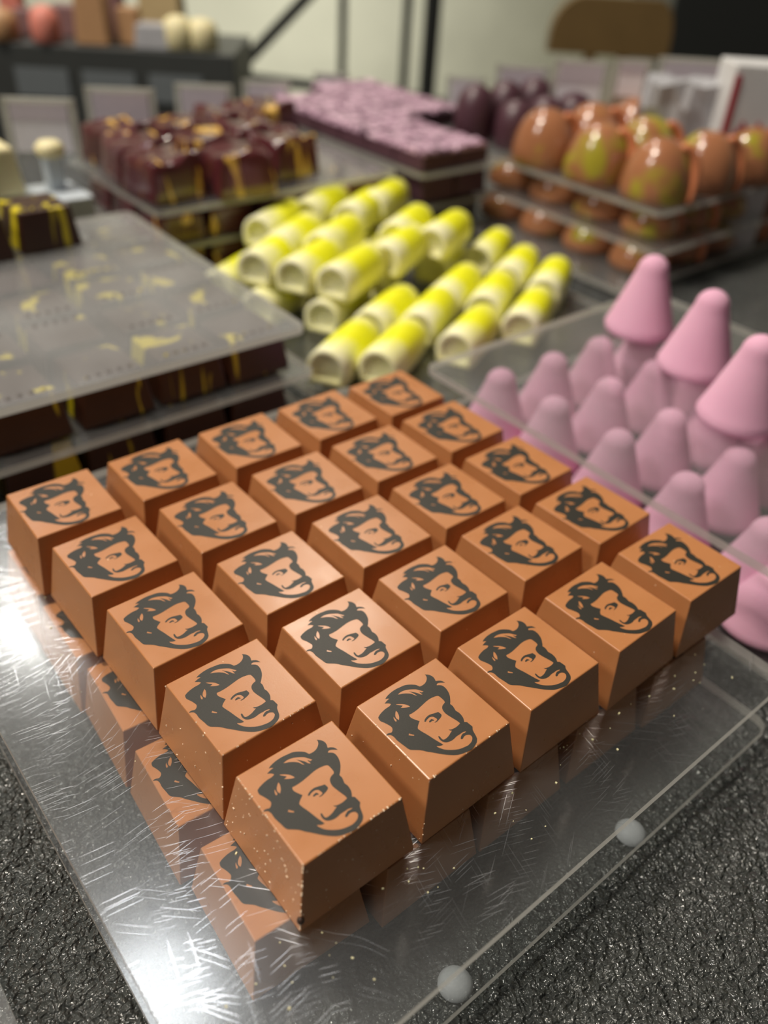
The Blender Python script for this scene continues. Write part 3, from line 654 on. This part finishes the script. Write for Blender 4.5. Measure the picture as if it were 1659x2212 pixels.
plate(374, 600, 188, 378, 3.0, 'mid', 'acrylic sheet under the largest copper and green domes')
plate(371, 600, 182, 374, -17.71, 'mid', 'acrylic sheet between the levels of copper domes')
plate(352, 600, 186, 374, -38.41, 'mid', 'lowest acrylic sheet under the copper domes')

# ---------------------------------------------------------------- price card holders
HR = -math.radians(39.2)
M['cardclear'] = acrylic_material('card_holder_acrylic', 0.25, 0.0, 0.4)
def holder(u0, v0, u1, v1, dist, label, skew=0.0, dark=0.35):
    a, b = far(u0, v1, dist), far(u1, v1, dist); w = (b - a).length; h = abs(far(u0, v0, dist).z - a.z)
    c = (a + b) / 2; zb = CT; hh = c.z + h - zb
    e = bpy.data.objects.new('card_holder', None); COL.objects.link(e); e.location = W(c.x, c.y, zb); e.rotation_euler = (0, 0, HR + skew)
    tag(e, label, 'card holder', 'price card holders behind the sweets')
    ph = h
    box('clear_panel', w, 1.6, hh, M['cardclear'], e, Vector((0, 0, 0)))
    box('foot', w, 28, 2.0, M['cardclear'], e, Vector((0, 12 * K, 0)))
    bm = bmesh.new()
    for (ww, hhh, xx, zz) in ((w, 3.2, 0, hh - 3.2), (3.0, h, -w / 2 + 1.5, hh - h), (3.0, h, w / 2 - 1.5, hh - h)):
        bmesh.ops.create_cube(bm, size=1.0, matrix=Matrix.Translation((xx * K, -1.4 * K, (zz + hhh / 2) * K)) @ Matrix.Diagonal((ww * K, 1.4 * K, hhh * K, 1)))
    link('rim', bm_mesh('rim', bm, M['edge']), e)
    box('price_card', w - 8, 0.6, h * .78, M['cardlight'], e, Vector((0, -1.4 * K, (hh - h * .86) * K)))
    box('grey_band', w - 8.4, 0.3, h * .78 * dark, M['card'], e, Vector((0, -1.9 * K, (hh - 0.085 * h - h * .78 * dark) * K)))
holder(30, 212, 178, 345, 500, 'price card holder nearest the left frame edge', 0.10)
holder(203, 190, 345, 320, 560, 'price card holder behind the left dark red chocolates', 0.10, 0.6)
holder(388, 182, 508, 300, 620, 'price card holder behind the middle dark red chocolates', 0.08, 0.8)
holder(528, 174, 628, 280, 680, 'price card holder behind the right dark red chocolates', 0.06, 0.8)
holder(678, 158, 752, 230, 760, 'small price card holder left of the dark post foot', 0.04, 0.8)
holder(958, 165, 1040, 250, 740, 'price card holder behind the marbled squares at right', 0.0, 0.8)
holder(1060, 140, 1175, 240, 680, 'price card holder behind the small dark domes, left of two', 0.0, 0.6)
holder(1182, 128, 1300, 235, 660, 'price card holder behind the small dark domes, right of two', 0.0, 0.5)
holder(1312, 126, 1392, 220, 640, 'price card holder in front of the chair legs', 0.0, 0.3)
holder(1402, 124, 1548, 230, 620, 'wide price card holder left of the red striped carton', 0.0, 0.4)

# ---------------------------------------------------------------- cartons and bags at the right
a = far(1612, 275, 560); e = bpy.data.objects.new('striped_carton', None); COL.objects.link(e); e.location = W(a.x, a.y, CT); e.rotation_euler = (0, 0, HR)
tag(e, 'white carton with a dark red edge stripe and red mark at right frame edge', 'carton')
hz = far(1612, 140, 560).z - CT
box('carton_body', 44, 30, hz, M['white'], e, Vector((6 * K, 15 * K, 0)), bev=1)
box('red_stripe', 4, 0.6, hz * .95, M['redprint'], e, Vector((-13.5 * K, -0.5 * K, 0)))
bm = bmesh.new()
for k in range(5):
    bmesh.ops.create_cube(bm, size=1.0, matrix=Matrix.Translation(((-6 + 5 * k) * K, -0.5 * K, (hz - 38 + (k % 2) * 3) * K)) @ Matrix.Rotation(0.6 * (-1) ** k, 4, 'Y') @ Matrix.Diagonal((2.0 * K, 0.5 * K, 9 * K, 1)))
link('red_mark', bm_mesh('red_mark', bm, M['redprint']), e)
def bag(u, v, dist, w, h, d, label, seed):
    p = far(u, v, dist); bm = bmesh.new(); bmesh.ops.create_cube(bm, size=1.0)
    bmesh.ops.subdivide_edges(bm, edges=bm.edges[:], cuts=7, use_grid_fill=True)
    for q in bm.verts:
        c = q.co.copy(); q.co = Vector((c.x * w, c.y * d * (1 - 1.2 * c.x * c.x), (c.z + .5) * h)) + Vector((1, 1, 1)) * 5 * noise.noise(c * 4 + Vector((seed, 0, 0)))
        q.co.z = max(q.co.z, 0); q.co *= K
    o = link('clear_bag', bm_mesh('clear_bag', bm, M['foil'], False), None, W(p.x, p.y, CT), HR)
    tag(o, label, 'bag', 'crinkled bags by the carton')
bag(1470, 255, 590, 52, far(1470, 175, 590).z - CT, 26, 'crinkled silvery bag standing left of the red striped carton', 1)
bag(1400, 300, 660, 50, far(1400, 240, 660).z - CT, 26, 'smaller crinkled silvery bag behind the copper domes', 3)

# ---------------------------------------------------------------- background: dark display shelf with sweets, frame, stool, cabinet
M['panel'] = simple('dull_grey_panel', (0.16, 0.18, 0.19), 0.4)
sl, sr = far(-260, 122, 860), far(505, 122, 860)
c = (sl + sr) / 2; w = (sr - sl).length; topz = 11.0
e = bpy.data.objects.new('display_shelf', None); COL.objects.link(e); e.location = W(c.x + HD.x * 60, c.y + HD.y * 60, CT - 40); e.rotation_euler = (0, 0, HR)
tag(e, 'dark display stand behind the cards carrying blurred coral and cream sweets', 'display stand')
box('shelf_body', w, 120, topz - CT + 40, M['darkshelf'], e, Vector((0, 0, 0)), bev=1.5)
for k in range(3):
    box('riser_panel', w * .15, 1.2, 24, M['panel'], e, Vector(((-.05 + .19 * k) * w * K, -61 * K, 52 * K)))
def sweet(name, u, v, dist, w, h, m, label, rnd=True):
    p = far(u, v, dist)
    d0 = Vector((p.x, p.y, 0))
    if rnd: mesh = bm_mesh(name, revolve([(0, 0), (w * .42, 0), (w * .5, h * .12), (w * .5, h * .6), (w * .4, h * .85), (w * .2, h * .97), (0, h)], 20), m, True)
    else: mesh = bm_mesh(name, frustum(w * .5, w * .42, h, 1.5, w * .4, w * .35), m)
    o = link(name, mesh, None, W(d0.x, d0.y, topz + (0)), HR); tag(o, label, 'sweet', 'blurred sweets on the dark stand'); return o
SW = [('round_sweet', 18, 120, 870, 28, 26, 'tan', 'tan round sweet at the left end of the dark stand', True),
      ('round_sweet', 108, 118, 870, 26, 30, 'coral', 'coral round sweet at the front of the dark stand', True),
      ('tall_sweet', 38, 70, 930, 22, 62, 'coral', 'tall coral sweet behind, near the left frame edge', False),
      ('square_sweet', 72, 100, 905, 26, 22, 'mauve', 'mauve sweet between the two coral ones', False),
      ('square_sweet', 210, 108, 880, 30, 48, 'tan', 'brown tower sweet in the middle of the stand', False),
      ('tall_sweet', 252, 80, 925, 22, 72, 'mauve', 'tall brown sweet right of the brown tower', False),
      ('square_sweet', 285, 100, 890, 22, 30, 'tan', 'short tan sweet left of the silver wrapped one', False),
      ('square_sweet', 155, 95, 915, 30, 26, 'mauve', 'mauve sweet left of the brown tower', False),
      ('wrapped_sweet', 335, 104, 875, 32, 20, 'foil', 'silver wrapped sweet left of the cream ones', False),
      ('round_sweet', 388, 102, 875, 30, 28, 'cream', 'cream round sweet, left of two on the stand', True),
      ('round_sweet', 438, 104, 880, 30, 26, 'cream', 'cream round sweet at the right end of the stand', True),
      ('kraft_box', 355, 70, 940, 42, 66, 'khaki', 'kraft paper box standing behind the cream sweets', False)]
for n, u, v, d, w_, h_, m_, lab, rd in SW: sweet(n, u, v, d, w_, h_, M[m_], lab, rd)

def bar(name, a, b, r, parent, m):
    d = b - a; bm = bmesh.new(); bmesh.ops.create_cone(bm, cap_ends=True, segments=12, radius1=r * K, radius2=r * K, depth=d.length * K)
    o = link(name, bm_mesh(name, bm, m, False), parent); o.location = (a + b) / 2 * K - parent.location + Vector((0, 0, Z0 * K)); o.rotation_mode = 'QUATERNION'; o.rotation_quaternion = d.to_track_quat('Z', 'Y'); return o
e = bpy.data.objects.new('metal_rack', None); COL.objects.link(e); q = far(900, 180, 1500); e.location = W(q.x, q.y, -Z0)
tag(e, 'black metal rack with upright posts and a slanting brace before the wall', 'rack')
for u, r in ((738, 6.5), (871, 7), (923, 13.5)):
    a = far(u, 180, 1500); t = far(u, -120, 1500)
    bar('post', Vector((a.x, a.y, -Z0)), Vector((a.x, a.y, t.z + 300)), r, e, M['black'])
bar('brace', far(505, 160, 1500), far(700, -45, 1500), 9, e, M['black'])
bar('crossbar', far(500, 163, 1500), far(930, 215, 1500), 8, e, M['black'])

# wooden stool with an arched back
c = far(1312, 120, 1250); e = bpy.data.objects.new('wooden_chair', None); COL.objects.link(e); e.location = W(c.x, c.y, -Z0); e.rotation_euler = (0, 0, HR)
tag(e, 'tall brown wooden chair with a broad arched back against the pale wall', 'chair')
wb = (far(1440, 100, 1250) - far(1178, 100, 1250)).length / 2; zb = c.z + Z0; hh = far(1312, -6, 1250).z - c.z
bm = bmesh.new(); pts = [(-wb, 0)] + [(-wb + (1 - math.cos(t)) * 42, hh - 48 + math.sin(t) * 48) for t in [math.pi / 2 * k / 8 for k in range(9)]] + [(wb - (1 - math.cos(t)) * 22, hh - 48 + math.sin(t) * 48) for t in [math.pi / 2 * (8 - k) / 8 for k in range(9)]] + [(wb, 0)]
f = [bm.verts.new((x * K, 0, (z + zb) * K)) for x, z in pts]; b = [bm.verts.new((x * K, 22 * K, (z + zb) * K)) for x, z in pts]
bm.faces.new(f); bm.faces.new(b[::-1])
for i in range(len(pts)): bm.faces.new((f[i], b[i], b[(i + 1) % len(pts)], f[(i + 1) % len(pts)]))
bmesh.ops.recalc_face_normals(bm, faces=bm.faces[:]); link('backrest', bm_mesh('backrest', bm, M['wood']), e)
box('seat', 200, 190, 24, M['wood'], e, Vector((0, -100 * K, (zb - 190) * K)), bev=6)
for sx in (-1, 1):
    box('back_post', 14, 14, 200, M['wood'], e, Vector((sx * 22 * K, 8 * K, (zb - 180) * K)))
    for y in (-170, -10): box('leg', 20, 20, zb - 190, M['wood'], e, Vector((sx * 80 * K, y * K, 0)))

c = far(1650, 60, 1900); e = box('dark_cabinet', 470, 300, 1400, M['black'], None, W(c.x, c.y, -Z0), HR, bev=4)
tag(e, 'dark cabinet standing against the wall at the upper right', 'cabinet')

bpy.context.view_layer.update()
